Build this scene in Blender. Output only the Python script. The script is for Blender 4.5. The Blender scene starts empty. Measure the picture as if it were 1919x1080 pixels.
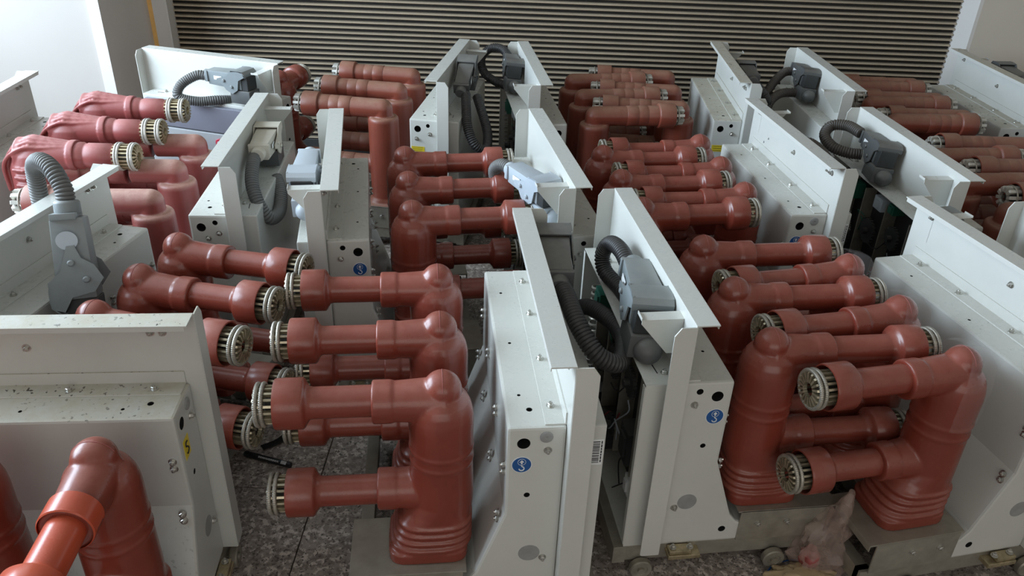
import bpy, bmesh, math, random
from mathutils import Vector, Matrix, noise
random.seed(7)
PI = math.pi
scene = bpy.context.scene
COL = scene.collection

# ------------------------------------------------------------------ camera
cam_d = bpy.data.cameras.new('camera')
cam = bpy.data.objects.new('camera', cam_d)
COL.objects.link(cam)
TH, RO = math.radians(29.951), math.radians(2.21)
fw = Vector((0, math.cos(TH), -math.sin(TH)))
rt = Vector((1, 0, 0))
up = rt.cross(fw)
r2 = math.cos(RO) * rt + math.sin(RO) * up
u2 = -math.sin(RO) * rt + math.cos(RO) * up
m = Matrix((r2, u2, -fw)).transposed().to_4x4()
m.translation = Vector((0, 0, 1.4942))
cam.matrix_world = m
cam_d.sensor_width = 36.0
cam_d.lens = 36.0 * 1509.87 / 1919.0
cam_d.clip_start = 0.02
cam_d.clip_end = 60
scene.camera = cam

# ------------------------------------------------------------------ world, lamps, exposure
world = bpy.data.worlds.new('world')
scene.world = world
world.use_nodes = True
bg = world.node_tree.nodes['Background']
bg.inputs[0].default_value = (0.78, 0.86, 1.0, 1)
bg.inputs[1].default_value = 0.42


def area(name, loc, rot, sx, sy, power, color):
    d = bpy.data.lights.new(name, 'AREA')
    d.shape = 'RECTANGLE'
    d.size, d.size_y = sx, sy
    d.energy = power
    d.color = color
    o = bpy.data.objects.new(name, d)
    o.location = loc
    o.rotation_euler = rot
    COL.objects.link(o)
    return o


# daylight through the big left window (light aims +X), and through the open front behind the camera
area('window_daylight', (-3.05, 1.95, 1.75), (0, math.radians(-90), 0), 1.7, 2.6, 235, (0.68, 0.84, 1.0))
area('entrance_daylight', (0.3, -2.4, 1.9), (math.radians(84), 0, 0), 4.2, 1.9, 28, (1.0, 0.93, 0.82))
scene.view_settings.view_transform = 'Standard'
scene.view_settings.look = 'None'
scene.view_settings.gamma = 1
scene.view_settings.use_curve_mapping = False
scene.view_settings.exposure = 0.12


# ------------------------------------------------------------------ materials
def new_mat(name):
    mt = bpy.data.materials.new(name)
    mt.use_nodes = True
    nt = mt.node_tree
    return mt, nt, nt.nodes['Principled BSDF']


def coords(nt, world_space=False):
    """object coordinates shifted by a random amount per object, so copies differ"""
    tc = nt.nodes.new('ShaderNodeTexCoord')
    if world_space:
        g = nt.nodes.new('ShaderNodeNewGeometry')
        return g.outputs['Position']
    oi = nt.nodes.new('ShaderNodeObjectInfo')
    mul = nt.nodes.new('ShaderNodeMath'); mul.operation = 'MULTIPLY'; mul.inputs[1].default_value = 37.0
    nt.links.new(oi.outputs['Random'], mul.inputs[0])
    add = nt.nodes.new('ShaderNodeVectorMath'); add.operation = 'ADD'
    nt.links.new(tc.outputs['Object'], add.inputs[0])
    nt.links.new(mul.outputs[0], add.inputs[1])
    return add.outputs[0]


def noise_ramp(nt, vec, scale, lo, hi, detail=4, rough=0.6):
    n = nt.nodes.new('ShaderNodeTexNoise')
    n.inputs['Scale'].default_value = scale
    n.inputs['Detail'].default_value = detail
    n.inputs['Roughness'].default_value = rough
    nt.links.new(vec, n.inputs['Vector'])
    mr = nt.nodes.new('ShaderNodeMapRange')
    mr.inputs[1].default_value = lo
    mr.inputs[2].default_value = hi
    nt.links.new(n.outputs[0], mr.inputs[0])
    return mr.outputs[0]


def math_node(nt, op, a, b):
    n = nt.nodes.new('ShaderNodeMath'); n.operation = op
    for i, v in enumerate((a, b)):
        if isinstance(v, (int, float)):
            n.inputs[i].default_value = v
        else:
            nt.links.new(v, n.inputs[i])
    return n.outputs[0]


def mix(nt, fac, a, b):
    n = nt.nodes.new('ShaderNodeMix'); n.data_type = 'RGBA'
    if isinstance(fac, (int, float)):
        n.inputs[0].default_value = fac
    else:
        nt.links.new(fac, n.inputs[0])
    for sock, v in ((n.inputs[6], a), (n.inputs[7], b)):
        if isinstance(v, tuple):
            sock.default_value = (*v, 1)
        else:
            nt.links.new(v, sock)
    return n.outputs[2]


def surface(name, col, rough=0.5, metal=0.0, dust=None, dust_amt=0.0, var=0.12, vscale=9.0,
            speck=None, bump=0.0, bscale=300.0, coat=0.0, spec=0.5, world_space=False):
    """paint / plastic / metal with cloudy variation, dust lying on upward faces, dark specks"""
    mt, nt, b = new_mat(name)
    vec = coords(nt, world_space)
    cloud = noise_ramp(nt, vec, vscale, 0.3, 0.7)
    dark = tuple(c * (1 - var) for c in col)
    lite = tuple(min(1, c * (1 + var)) for c in col)
    c = mix(nt, cloud, dark, lite)
    rsock = None
    if dust:
        g = nt.nodes.new('ShaderNodeNewGeometry')
        sep = nt.nodes.new('ShaderNodeSeparateXYZ')
        nt.links.new(g.outputs['Normal'], sep.inputs[0])
        upf = nt.nodes.new('ShaderNodeMapRange')
        upf.inputs[1].default_value = 0.05; upf.inputs[2].default_value = 0.95
        nt.links.new(sep.outputs[2], upf.inputs[0])
        dn = noise_ramp(nt, vec, 26.0, 0.25, 0.75, 8, 0.75)
        f = math_node(nt, 'MULTIPLY', upf.outputs[0], math_node(nt, 'MULTIPLY', math_node(nt, 'ADD', dn, 0.35), dust_amt))
        c = mix(nt, f, c, dust)
        rsock = math_node(nt, 'ADD', math_node(nt, 'MULTIPLY', f, 0.3), rough)
    if speck:
        scol, thr, sc = speck
        s = noise_ramp(nt, vec, sc, thr, thr + 0.03, 2, 0.5)
        patch = noise_ramp(nt, vec, 5.0, 0.42, 0.6)
        s = math_node(nt, 'MULTIPLY', s, patch)
        if dust: s = math_node(nt, 'MULTIPLY', s, upf.outputs[0])
        c = mix(nt, s, c, scol)
    nt.links.new(c, b.inputs['Base Color'])
    if rsock is not None:
        nt.links.new(rsock, b.inputs['Roughness'])
    else:
        b.inputs['Roughness'].default_value = rough
    b.inputs['Metallic'].default_value = metal
    b.inputs['Coat Weight'].default_value = coat
    b.inputs['Coat Roughness'].default_value = 0.25
    b.inputs['Specular IOR Level'].default_value = spec
    if bump:
        n = nt.nodes.new('ShaderNodeTexNoise'); n.inputs['Scale'].default_value = bscale
        nt.links.new(vec, n.inputs['Vector'])
        bp = nt.nodes.new('ShaderNodeBump'); bp.inputs['Strength'].default_value = bump
        bp.inputs['Distance'].default_value = 0.001
        nt.links.new(n.outputs[0], bp.inputs['Height'])
        nt.links.new(bp.outputs[0], b.inputs['Normal'])
    return mt


M = {}
M['red'] = surface('red_epoxy', (0.215, 0.041, 0.025), 0.24, dust=(0.53, 0.25, 0.19), dust_amt=0.27, var=0.13, bump=0.12, bscale=240)
M['red_dull'] = surface('red_epoxy_dusty', (0.215, 0.050, 0.030), 0.36, dust=(0.29, 0.16, 0.105), dust_amt=0.85, var=0.15, bump=0.12, bscale=240)
M['red_tan'] = surface('red_epoxy_tan_dust', (0.26, 0.060, 0.052), 0.36, dust=(0.50, 0.31, 0.24), dust_amt=0.85, var=0.1)
M['red_pink'] = surface('red_epoxy_faded', (0.32, 0.075, 0.070), 0.36, dust=(0.50, 0.25, 0.22), dust_amt=0.45, var=0.1, bump=0.12, bscale=240)
M['red_warm_lit'] = surface('red_epoxy_warm_lit', (0.52, 0.075, 0.030), 0.24, dust=(0.66, 0.33, 0.25), dust_amt=0.12, var=0.1)  # warm light on these arms put into a brighter orange base colour
M['white'] = surface('white_enamel', (0.60, 0.60, 0.555), 0.22, dust=(0.54, 0.51, 0.42), dust_amt=0.25, var=0.035, vscale=5, speck=((0.16, 0.13, 0.09), 0.74, 130), bump=0.12, bscale=500)
M['white_dirty'] = surface('white_enamel_dirty', (0.56, 0.56, 0.52), 0.42, dust=(0.42, 0.36, 0.24), dust_amt=0.65, var=0.05, vscale=5, speck=((0.06, 0.05, 0.035), 0.64, 110), bump=0.12, bscale=500)
M['white_grey'] = surface('pale_grey_enamel', (0.44, 0.45, 0.46), 0.4, var=0.04)
M['violet_grey'] = surface('violet_grey_enamel', (0.20, 0.20, 0.24), 0.4, var=0.04)
M['zinc'] = surface('galvanised_steel', (0.36, 0.335, 0.28), 0.32, 0.5, dust=(0.33, 0.29, 0.22), dust_amt=0.5, var=0.2, vscale=22)
M['steel'] = surface('zinc_bolt', (0.55, 0.54, 0.50), 0.3, 0.9, var=0.15, vscale=60)
M['brass'] = surface('tarnished_brass', (0.50, 0.42, 0.27), 0.38, 0.8, var=0.3, vscale=50)
M['contact'] = surface('silvered_contact', (0.50, 0.44, 0.31), 0.36, 0.75, var=0.35, vscale=45)
M['contact_pale'] = surface('pale_contact', (0.62, 0.60, 0.54), 0.4, 0.45, var=0.2, vscale=40)
M['spring'] = surface('dull_spring_wire', (0.42, 0.39, 0.33), 0.42, 0.6, var=0.25, vscale=60)
M['black'] = surface('hole_shade_black', (0.008, 0.008, 0.008), 0.8, var=0.2)  # painted shade for the inside of holes and slots
M['dark'] = surface('dark_mechanism', (0.028, 0.030, 0.030), 0.5, dust=(0.12, 0.11, 0.09), dust_amt=0.4, var=0.3)
M['plug_dark'] = surface('charcoal_plastic', (0.085, 0.088, 0.087), 0.42, dust=(0.25, 0.23, 0.19), dust_amt=0.45, var=0.1, bump=0.15, bscale=700)
M['plug_grey'] = surface('grey_cast_plastic', (0.20, 0.225, 0.23), 0.45, dust=(0.36, 0.35, 0.31), dust_amt=0.4, var=0.08, bump=0.2, bscale=700)
M['plug_light'] = surface('light_grey_plastic', (0.42, 0.47, 0.51), 0.42, dust=(0.46, 0.45, 0.42), dust_amt=0.3, var=0.06)
M['plug_cream'] = surface('cream_plastic', (0.56, 0.53, 0.45), 0.42, dust=(0.5, 0.45, 0.34), dust_amt=0.5, var=0.06)
M['hose_black'] = surface('black_hose', (0.030, 0.029, 0.029), 0.42, dust=(0.13, 0.12, 0.11), dust_amt=0.35, var=0.1)
M['hose_grey'] = surface('grey_hose', (0.115, 0.115, 0.112), 0.5, dust=(0.24, 0.23, 0.2), dust_amt=0.4, var=0.1)
M['hose_brown'] = surface('brownish_hose', (0.060, 0.052, 0.046), 0.5, dust=(0.16, 0.14, 0.11), dust_amt=0.4, var=0.1)
M['blue'] = surface('sticker_blue', (0.012, 0.09, 0.30), 0.35, var=0.05)
M['yellow'] = surface('sticker_yellow', (0.72, 0.55, 0.03), 0.4, var=0.05)
M['print_white'] = surface('sticker_white', (0.78, 0.79, 0.78), 0.4, var=0.02)
M['print_black'] = surface('print_black', (0.02, 0.02, 0.02), 0.5, var=0.1)
M['grey_film'] = surface('grey_knockout', (0.30, 0.30, 0.29), 0.5, var=0.1, vscale=40)
M['green'] = surface('green_button', (0.01, 0.20, 0.12), 0.35)
M['button_red'] = surface('red_button', (0.45, 0.02, 0.05), 0.35)
M['wire_red'] = surface('red_wire', (0.35, 0.03, 0.03), 0.5)
M['wire_green'] = surface('green_part', (0.02, 0.12, 0.08), 0.5)
M['wall'] = surface('painted_wall', (0.44, 0.405, 0.37), 0.7, var=0.03, vscale=2, bump=0.1, bscale=80, world_space=True)
M['wall_grey'] = surface('grey_painted_trim', (0.64, 0.61, 0.57), 0.6, var=0.03, vscale=2, world_space=True)
M['wall_beige'] = surface('beige_painted_wall', (0.56, 0.50, 0.42), 0.7, var=0.04, vscale=2, bump=0.1, bscale=80, world_space=True)
M['orange'] = surface('orange_timber', (0.85, 0.50, 0.16), 0.5, var=0.12, vscale=14)
M['slat'] = surface('shutter_slat', (0.50, 0.40, 0.285), 0.42, 0.35, dust=(0.36, 0.32, 0.24), dust_amt=0.35, var=0.16, vscale=3.0)
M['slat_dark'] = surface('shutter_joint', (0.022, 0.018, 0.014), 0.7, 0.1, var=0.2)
M['pen_black'] = surface('pen_plastic', (0.012, 0.012, 0.013), 0.3, var=0.05)


def floor_material():
    mt, nt, b = new_mat('speckled_granite')
    vec = coords(nt, True)
    off = nt.nodes.new('ShaderNodeObjectInfo')
    add = nt.nodes.new('ShaderNodeVectorMath'); add.operation = 'ADD'
    mu = math_node(nt, 'MULTIPLY', off.outputs['Random'], 9.0)
    nt.links.new(vec, add.inputs[0]); nt.links.new(mu, add.inputs[1])
    v = add.outputs[0]
    c1 = noise_ramp(nt, v, 62, 0.53, 0.59, 4, 0.62)
    c2 = noise_ramp(nt, v, 70, 0.40, 0.56, 4, 0.6)
    c3 = noise_ramp(nt, v, 150, 0.60, 0.64, 2, 0.5)
    c = mix(nt, c2, (0.20, 0.165, 0.14), (0.34, 0.29, 0.25))
    c = mix(nt, c1, c, (0.58, 0.51, 0.45))
    c = mix(nt, c3, c, (0.10, 0.082, 0.07))
    nt.links.new(c, b.inputs['Base Color'])
    b.inputs['Roughness'].default_value = 0.42
    return mt


M['floor'] = floor_material()
M['grout'] = surface('dark_grout', (0.05, 0.045, 0.04), 0.9)


def film_material(name, col, alpha):
    mt, nt, b = new_mat(name)
    b.inputs['Base Color'].default_value = (*col, 1)
    b.inputs['Roughness'].default_value = 0.28
    b.inputs['Alpha'].default_value = alpha
    vec = coords(nt)
    n = nt.nodes.new('ShaderNodeTexNoise'); n.inputs['Scale'].default_value = 45
    nt.links.new(vec, n.inputs['Vector'])
    bp = nt.nodes.new('ShaderNodeBump'); bp.inputs['Strength'].default_value = 0.6; bp.inputs['Distance'].default_value = 0.004
    nt.links.new(n.outputs[0], bp.inputs['Height'])
    nt.links.new(bp.outputs[0], b.inputs['Normal'])
    return mt


M['film'] = film_material('clear_film_brownish', (0.60, 0.44, 0.37), 0.34)
M['film_yellow'] = film_material('yellowish_film', (0.50, 0.38, 0.22), 0.92)


# ------------------------------------------------------------------ mesh helpers
def obj(name, data, mat=None, parent=None, loc=None, rot=None):
    """link a mesh (or a bmesh) as ONE object"""
    if isinstance(data, bmesh.types.BMesh):
        me = bpy.data.meshes.new(name)
        bmesh.ops.recalc_face_normals(data, faces=data.faces)
        data.to_mesh(me); data.free()
        data = me
    if mat is not None and not data.materials:
        data.materials.append(mat)
    o = bpy.data.objects.new(name, data)
    if mat is not None and data.materials[0] != mat:
        o.material_slots[0].link = 'OBJECT'
        o.material_slots[0].material = mat
    COL.objects.link(o)
    if parent: o.parent = parent
    if loc: o.location = loc
    if rot: o.rotation_euler = rot
    return o


def finish(bm, name, mat, smooth=True, bevel=0.0, angle=35):
    bmesh.ops.recalc_face_normals(bm, faces=bm.faces)
    if bevel:
        es = [e for e in bm.edges if len(e.link_faces) == 2 and e.calc_face_angle(0) > math.radians(30)]
        bmesh.ops.bevel(bm, geom=es, offset=bevel, segments=2, profile=0.6, affect='EDGES', clamp_overlap=True)
    me = bpy.data.meshes.new(name)
    for f in bm.faces: f.smooth = smooth
    if smooth:
        for e in bm.edges:
            if len(e.link_faces) == 2 and e.calc_face_angle(0) > math.radians(angle): e.smooth = False
    bm.to_mesh(me); bm.free()
    me.materials.append(mat)
    return me


def add_box(bm, c, s, rot=None):
    r = bmesh.ops.create_cube(bm, size=1)
    mt = Matrix.Diagonal((*s, 1))
    if rot: mt = rot.to_4x4() @ mt
    mt.translation = Vector(c)
    bmesh.ops.transform(bm, matrix=mt, verts=r['verts'])
    return r['verts']


def align(axis):
    return Vector((0, 0, 1)).rotation_difference(Vector(axis).normalized()).to_matrix().to_4x4()


def add_lathe(bm, prof, origin=(0, 0, 0), axis=(0, 0, 1), seg=32, cap=True):
    """prof: (radius, height) pairs turned about an axis"""
    T = Matrix.Translation(origin) @ align(axis)
    rings = []
    for r, h in prof:
        if r < 1e-6:
            rings.append([bm.verts.new(T @ Vector((0, 0, h)))])
        else:
            rings.append([bm.verts.new(T @ Vector((r * math.cos(2 * PI * k / seg), r * math.sin(2 * PI * k / seg), h))) for k in range(seg)])
    for a, b in zip(rings, rings[1:]):
        for k in range(seg):
            k2 = (k + 1) % seg
            q = [a[k % len(a)], a[k2 % len(a)], b[k2 % len(b)], b[k % len(b)]]
            q = list(dict.fromkeys(q))
            if len(q) > 2: bm.faces.new(q)
    if cap:
        for rg in (rings[0], rings[-1]):
            if len(rg) > 2: bm.faces.new(rg)


def add_prism(bm, pts, y0, y1):
    """polygon in local x-z swept along y"""
    a = [bm.verts.new((x, y0, z)) for x, z in pts]
    b = [bm.verts.new((x, y1, z)) for x, z in pts]
    bm.faces.new(a); bm.faces.new(b[::-1])
    n = len(pts)
    for i in range(n): bm.faces.new((a[i], a[(i + 1) % n], b[(i + 1) % n], b[i]))


def spline(pts, step):
    P = [Vector(p) for p in pts]
    P = [P[0] * 2 - P[1]] + P + [P[-1] * 2 - P[-2]]
    dense = []
    for i in range(1, len(P) - 2):
        p0, p1, p2, p3 = P[i - 1:i + 3]
        for k in range(24):
            t = k / 24
            dense.append(0.5 * ((2 * p1) + (-p0 + p2) * t + (2 * p0 - 5 * p1 + 4 * p2 - p3) * t * t + (-p0 + 3 * p1 - 3 * p2 + p3) * t ** 3))
    dense.append(P[-2])
    out = [dense[0]]; acc = 0.0
    for a, b in zip(dense, dense[1:]):
        d = (b - a).length
        while d > 1e-9 and acc + d >= step:
            t = (step - acc) / d
            a = a.lerp(b, t); out.append(a.copy()); d = (b - a).length; acc = 0.0
        acc += d
    return out


def add_tube(bm, path, rad, seg=12, closed=False):
    """rad: float or function of index"""
    n = len(path)
    rf = rad if callable(rad) else (lambda i: rad)
    nrm = None; rings = []
    for i, p in enumerate(path):
        a = path[(i - 1) % n] if closed or i > 0 else path[0]
        b = path[(i + 1) % n] if closed or i < n - 1 else path[-1]
        t = (b - a).normalized()
        if nrm is None:
            nrm = t.orthogonal().normalized()
        nrm = (nrm - t * nrm.dot(t)).normalized()
        bi = t.cross(nrm)
        r = rf(i)
        rings.append([bm.verts.new(p + (nrm * math.cos(2 * PI * k / seg) + bi * math.sin(2 * PI * k / seg)) * r) for k in range(seg)])
    pairs = list(zip(rings, rings[1:]))
    for a, b in pairs:
        for k in range(seg): bm.faces.new((a[k], a[(k + 1) % seg], b[(k + 1) % seg], b[k]))
    if closed:
        a, b = rings[-1], rings[0]
        off = min(range(seg), key=lambda q: (a[0].co - b[q].co).length)
        for k in range(seg): bm.faces.new((a[k], a[(k + 1) % seg], b[(k + 1 + off) % seg], b[(k + off) % seg]))
    else:
        bm.faces.new(rings[0]); bm.faces.new(rings[-1])


def eval_mesh(bm, mods, name, mat, smooth_angle=None):
    me = bpy.data.meshes.new(name + '_tmp'); bm.to_mesh(me); bm.free()
    o = bpy.data.objects.new(name + '_tmp', me); COL.objects.link(o)
    for typ, kw in mods:
        md = o.modifiers.new(typ, typ)
        for k, v in kw.items(): setattr(md, k, v)
    dg = bpy.context.evaluated_depsgraph_get()
    out = bpy.data.meshes.new_from_object(o.evaluated_get(dg))
    bpy.data.objects.remove(o); bpy.data.meshes.remove(me)
    out.name = name
    out.materials.clear(); out.materials.append(mat)
    for p in out.polygons: p.use_smooth = True
    return out


def empty(name, loc, rz):
    o = bpy.data.objects.new(name, None)
    o.empty_display_size = 0.1
    o.location = loc; o.rotation_euler = (0, 0, rz)
    COL.objects.link(o)
    return o


def tag(o, label, cat, group=None):
    o['label'] = label; o['category'] = cat
    if group: o['group'] = group
    return o


def structure(o):
    o['kind'] = 'structure'
    return o


# ------------------------------------------------------------------ room shell
YS = 3.95
bm = bmesh.new(); add_box(bm, (0, 0.75, -0.05), (6.6, 6.6, 0.08))
floor = structure(obj('floor', bm, M['grout']))
bm = bmesh.new(); add_box(bm, (0, 0, -0.0055), (0.597, 0.597, 0.011))
tile_me = finish(bm, 'tile', M['floor'], False, 0.0012)
for i in range(-5, 6):
    for j in range(-4, 7):
        x, y = -0.48 + 0.3 + 0.6 * i, 0.62 + 0.6 * (j - 1)
        if -3.2 < x < 3.2 and -2.4 < y < 4.0:
            obj('tile', tile_me, M['floor'], floor, (x, y, 0))


def wall_obj(name, c, s, mat):
    b = bmesh.new(); add_box(b, c, s)
    return structure(obj(name, b, mat))


def wall_boxes(name, boxes, mat):
    b = bmesh.new()
    for c, s in boxes: add_box(b, c, s)
    return structure(obj(name, b, mat))


# pillar block left of the shutter, block right of it, lintel above, blank wall behind the shutter line
wall_boxes('wall_back', [((-2.46, 3.79, 1.5), (1.3, 0.64, 3.0)), ((0.14, 4.1, 2.8), (3.9, 0.25, 0.5))], M['wall'])
wall_boxes('wall_back_right', [((2.67, 3.97, 1.5), (1.22, 0.34, 3.0))], M['wall_beige'])
wall_boxes('wall_left', [((-3.15, 0.75, 0.42), (0.1, 6.6, 0.84)), ((-3.15, 0.75, 2.82), (0.1, 6.6, 0.36)),
                         ((-3.15, -1.0, 1.74), (0.1, 3.1, 1.8)), ((-3.15, 3.72, 1.74), (0.1, 0.66, 1.8))], M['wall'])
wall_obj('wall_right', (3.33, 0.75, 1.5), (0.1, 6.6, 3.0), M['wall_beige'])
wall_boxes('wall_front', [((0, -2.55, 0.3), (6.6, 0.1, 0.6)), ((-2.6, -2.55, 1.8), (1.4, 0.1, 2.4)), ((2.95, -2.55, 1.8), (0.9, 0.1, 2.4)),
                          ((0.3, -2.55, 2.95), (4.6, 0.1, 0.1))], M['wall'])
wall_obj('ceiling', (0, 0.75, 3.04), (6.7, 6.7, 0.08), M['wall'])
wall_boxes('window_1', [((-3.13, 1.95, 0.87), (0.12, 2.9, 0.06)), ((-3.13, 1.95, 2.61), (0.12, 2.9, 0.06)),
                        ((-3.13, 0.53, 1.74), (0.12, 0.06, 1.8)), ((-3.13, 3.37, 1.74), (0.12, 0.06, 1.8))], M['wall_grey'])
wall_boxes('trim_1', [((-1.785, 3.70, 1.5), (0.05, 0.5, 3.0))], M['wall_grey'])        # grey cladding of the pillar's inner face
wall_obj('trim_2', (-1.752, 3.93, 1.5), (0.036, 0.05, 3.0), M['orange'])
wall_boxes('trim_3', [((-1.700, 3.925, 1.3), (0.070, 0.06, 2.6)), ((-1.661, 3.915, 1.3), (0.008, 0.08, 2.6))], M['wall_grey'])
wall_boxes('trim_4', [((2.052, 3.885, 1.3), (0.016, 0.17, 2.6))], M['wall_grey'])

# roller shutter: every slat its own piece
shutter = empty('door_1', (0.19, YS, 0), 0)
shutter['kind'] = 'structure'
pitch = 0.0252
prof = []
for k in range(9):                          # bulging part of a slat
    t = k / 8
    prof.append((-0.0095 * math.sin(PI * t) ** 0.8, 0.0015 + 0.0115 * t))
prof += [(0.006, 0.0145), (0.006, 0.0178), (-0.0008, 0.0188), (-0.0016, 0.0203), (-0.0008, 0.0216), (0.006, 0.0226), (0.006, pitch)]
bm = bmesh.new()
full = [(y, z) for y, z in prof] + [(0.010, pitch), (0.010, 0.0015)]
a = [bm.verts.new((-1.85, y, z)) for y, z in full]
b = [bm.verts.new((1.85, y, z)) for y, z in full]
bm.faces.new(a); bm.faces.new(b[::-1])
for i in range(len(full)): bm.faces.new((a[i], a[(i + 1) % len(full)], b[(i + 1) % len(full)], b[i]))
slat_me = finish(bm, 'slat', M['slat'], True, 0, 50)
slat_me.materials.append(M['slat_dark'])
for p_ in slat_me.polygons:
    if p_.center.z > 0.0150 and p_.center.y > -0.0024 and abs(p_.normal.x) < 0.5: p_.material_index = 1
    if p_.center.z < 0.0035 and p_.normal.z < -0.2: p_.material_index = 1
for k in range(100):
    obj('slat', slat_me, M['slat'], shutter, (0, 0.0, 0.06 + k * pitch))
bm = bmesh.new(); add_box(bm, (0, 0.004, 0.03), (3.7, 0.03, 0.06)); obj('bottom_bar', finish(bm, 'bottom_bar', M['dark'], False, 0.003), M['dark'], shutter)

# ------------------------------------------------------------------ breaker dimensions (metres)
B0, B1, B2 = -0.119, -0.229, -0.305        # pole-side face, plate, front face
HB, HP = 0.539, 0.692
W, WB = 0.329, 0.299
HU, HL, LS = 0.546, 0.323, 0.306


# --- poles
def loft(bm, secs, n=36):
    """secs: (z, cx, rx, ry, power) superellipse sections"""
    rings = []
    for z, cx, rx, ry, pw in secs:
        ring = []
        for k in range(n):
            t = 2 * PI * k / n
            c, s = math.cos(t), math.sin(t)
            ring.append(bm.verts.new((cx + rx * math.copysign(abs(c) ** (2 / pw), c), ry * math.copysign(abs(s) ** (2 / pw), s), z)))
        rings.append(ring)
    for a, b in zip(rings, rings[1:]):
        for k in range(n): bm.faces.new((a[k], a[(k + 1) % n], b[(k + 1) % n], b[k]))
    bm.faces.new(rings[0]); bm.faces.new(rings[-1])


def add_neck(bm, z, x0, r0, x1, r1, collar):
    add_lathe(bm, [(r0, x0), (r1, x1)], (0, 0, z), (1, 0, 0), 40)
    if collar:
        add_lathe(bm, [(collar, 0.090), (collar + 0.001, 0.093), (collar + 0.001, 0.127), (collar, 0.129)], (0, 0, z), (1, 0, 0), 44)


def pole_mesh_domed():
    bm = bmesh.new()
    s = [(0.174, 0.030, 0.082, 0.070, 5), (0.198, 0.030, 0.082, 0.070, 5)]
    z = 0.200
    for k in range(4):
        cx = 0.024 - 0.003 * k
        s += [(z + 0.001, cx, 0.079 - 0.002 * k, 0.064, 3), (z + 0.004, cx, 0.086 - 0.003 * k, 0.071 - 0.001 * k, 3),
              (z + 0.010, cx, 0.086 - 0.003 * k, 0.071 - 0.001 * k, 3), (z + 0.013, cx, 0.078 - 0.002 * k, 0.063, 3)]
        z += 0.0185
    s += [(0.285, 0.008, 0.070, 0.063, 2.2), (0.31, 0.0, 0.064, 0.063, 2), (0.40, 0, 0.0625, 0.0625, 2)]
    for zz in (0.405, 0.432):
        s += [(zz, 0, 0.0625, 0.0625, 2), (zz + 0.003, 0, 0.0645, 0.0645, 2), (zz + 0.008, 0, 0.0645, 0.0645, 2), (zz + 0.011, 0, 0.0625, 0.0625, 2)]
    s += [(0.500, 0, 0.0633, 0.0633, 2), (0.518, 0, 0.0622, 0.0622, 2), (0.534, 0, 0.0585, 0.0585, 2), (0.547, 0, 0.0525, 0.0525, 2), (0.557, 0, 0.044, 0.044, 2), (0.564, 0, 0.034, 0.034, 2)]
    loft(bm, s)
    b2 = bmesh.ops.create_uvsphere(bm, u_segments=32, v_segments=20, radius=0.0375)
    bmesh.ops.translate(bm, verts=b2['verts'], vec=(-0.003, 0, 0.568))
    add_neck(bm, HU - 0.003, -0.01, 0.0455, 0.10, 0.0385, 0.0410)
    add_neck(bm, HL, 0.0, 0.050, 0.10, 0.039, 0.0415)
    return eval_mesh(bm, [('REMESH', dict(mode='VOXEL', voxel_size=0.0026)), ('SMOOTH', dict(factor=0.5, iterations=9))], 'insulated_pole', M['red'])


def pole_mesh_straight():
    bm = bmesh.new()
    s = [(0.150, 0.008, 0.078, 0.072, 5), (0.176, 0.008, 0.078, 0.072, 5), (0.180, 0, 0.064, 0.064, 3), (0.20, 0, 0.059, 0.059, 2),
         (0.505, 0, 0.058, 0.058, 2), (0.514, 0, 0.056, 0.056, 2), (0.519, 0, 0.051, 0.051, 2)]
    loft(bm, s)
    add_lathe(bm, [(0.037, 0.0), (0.037, 0.125)], (0, 0, HU), (1, 0, 0), 40)
    b2 = bmesh.ops.create_uvsphere(bm, u_segments=32, v_segments=20, radius=0.037)
    bmesh.ops.translate(bm, verts=b2['verts'], vec=(0, 0, HU))
    add_lathe(bm, [(0.037, 0.0), (0.037, 0.06)], (0, 0, HU - 0.06), (0, 0, 1), 32)
    add_lathe(bm, [(0.037, 0.0), (0.037, 0.125)], (0, 0, HL), (1, 0, 0), 40)
    return eval_mesh(bm, [('REMESH', dict(mode='VOXEL', voxel_size=0.003)), ('SMOOTH', dict(factor=0.5, iterations=4))], 'insulated_pole', M['red_dull'])


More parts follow.
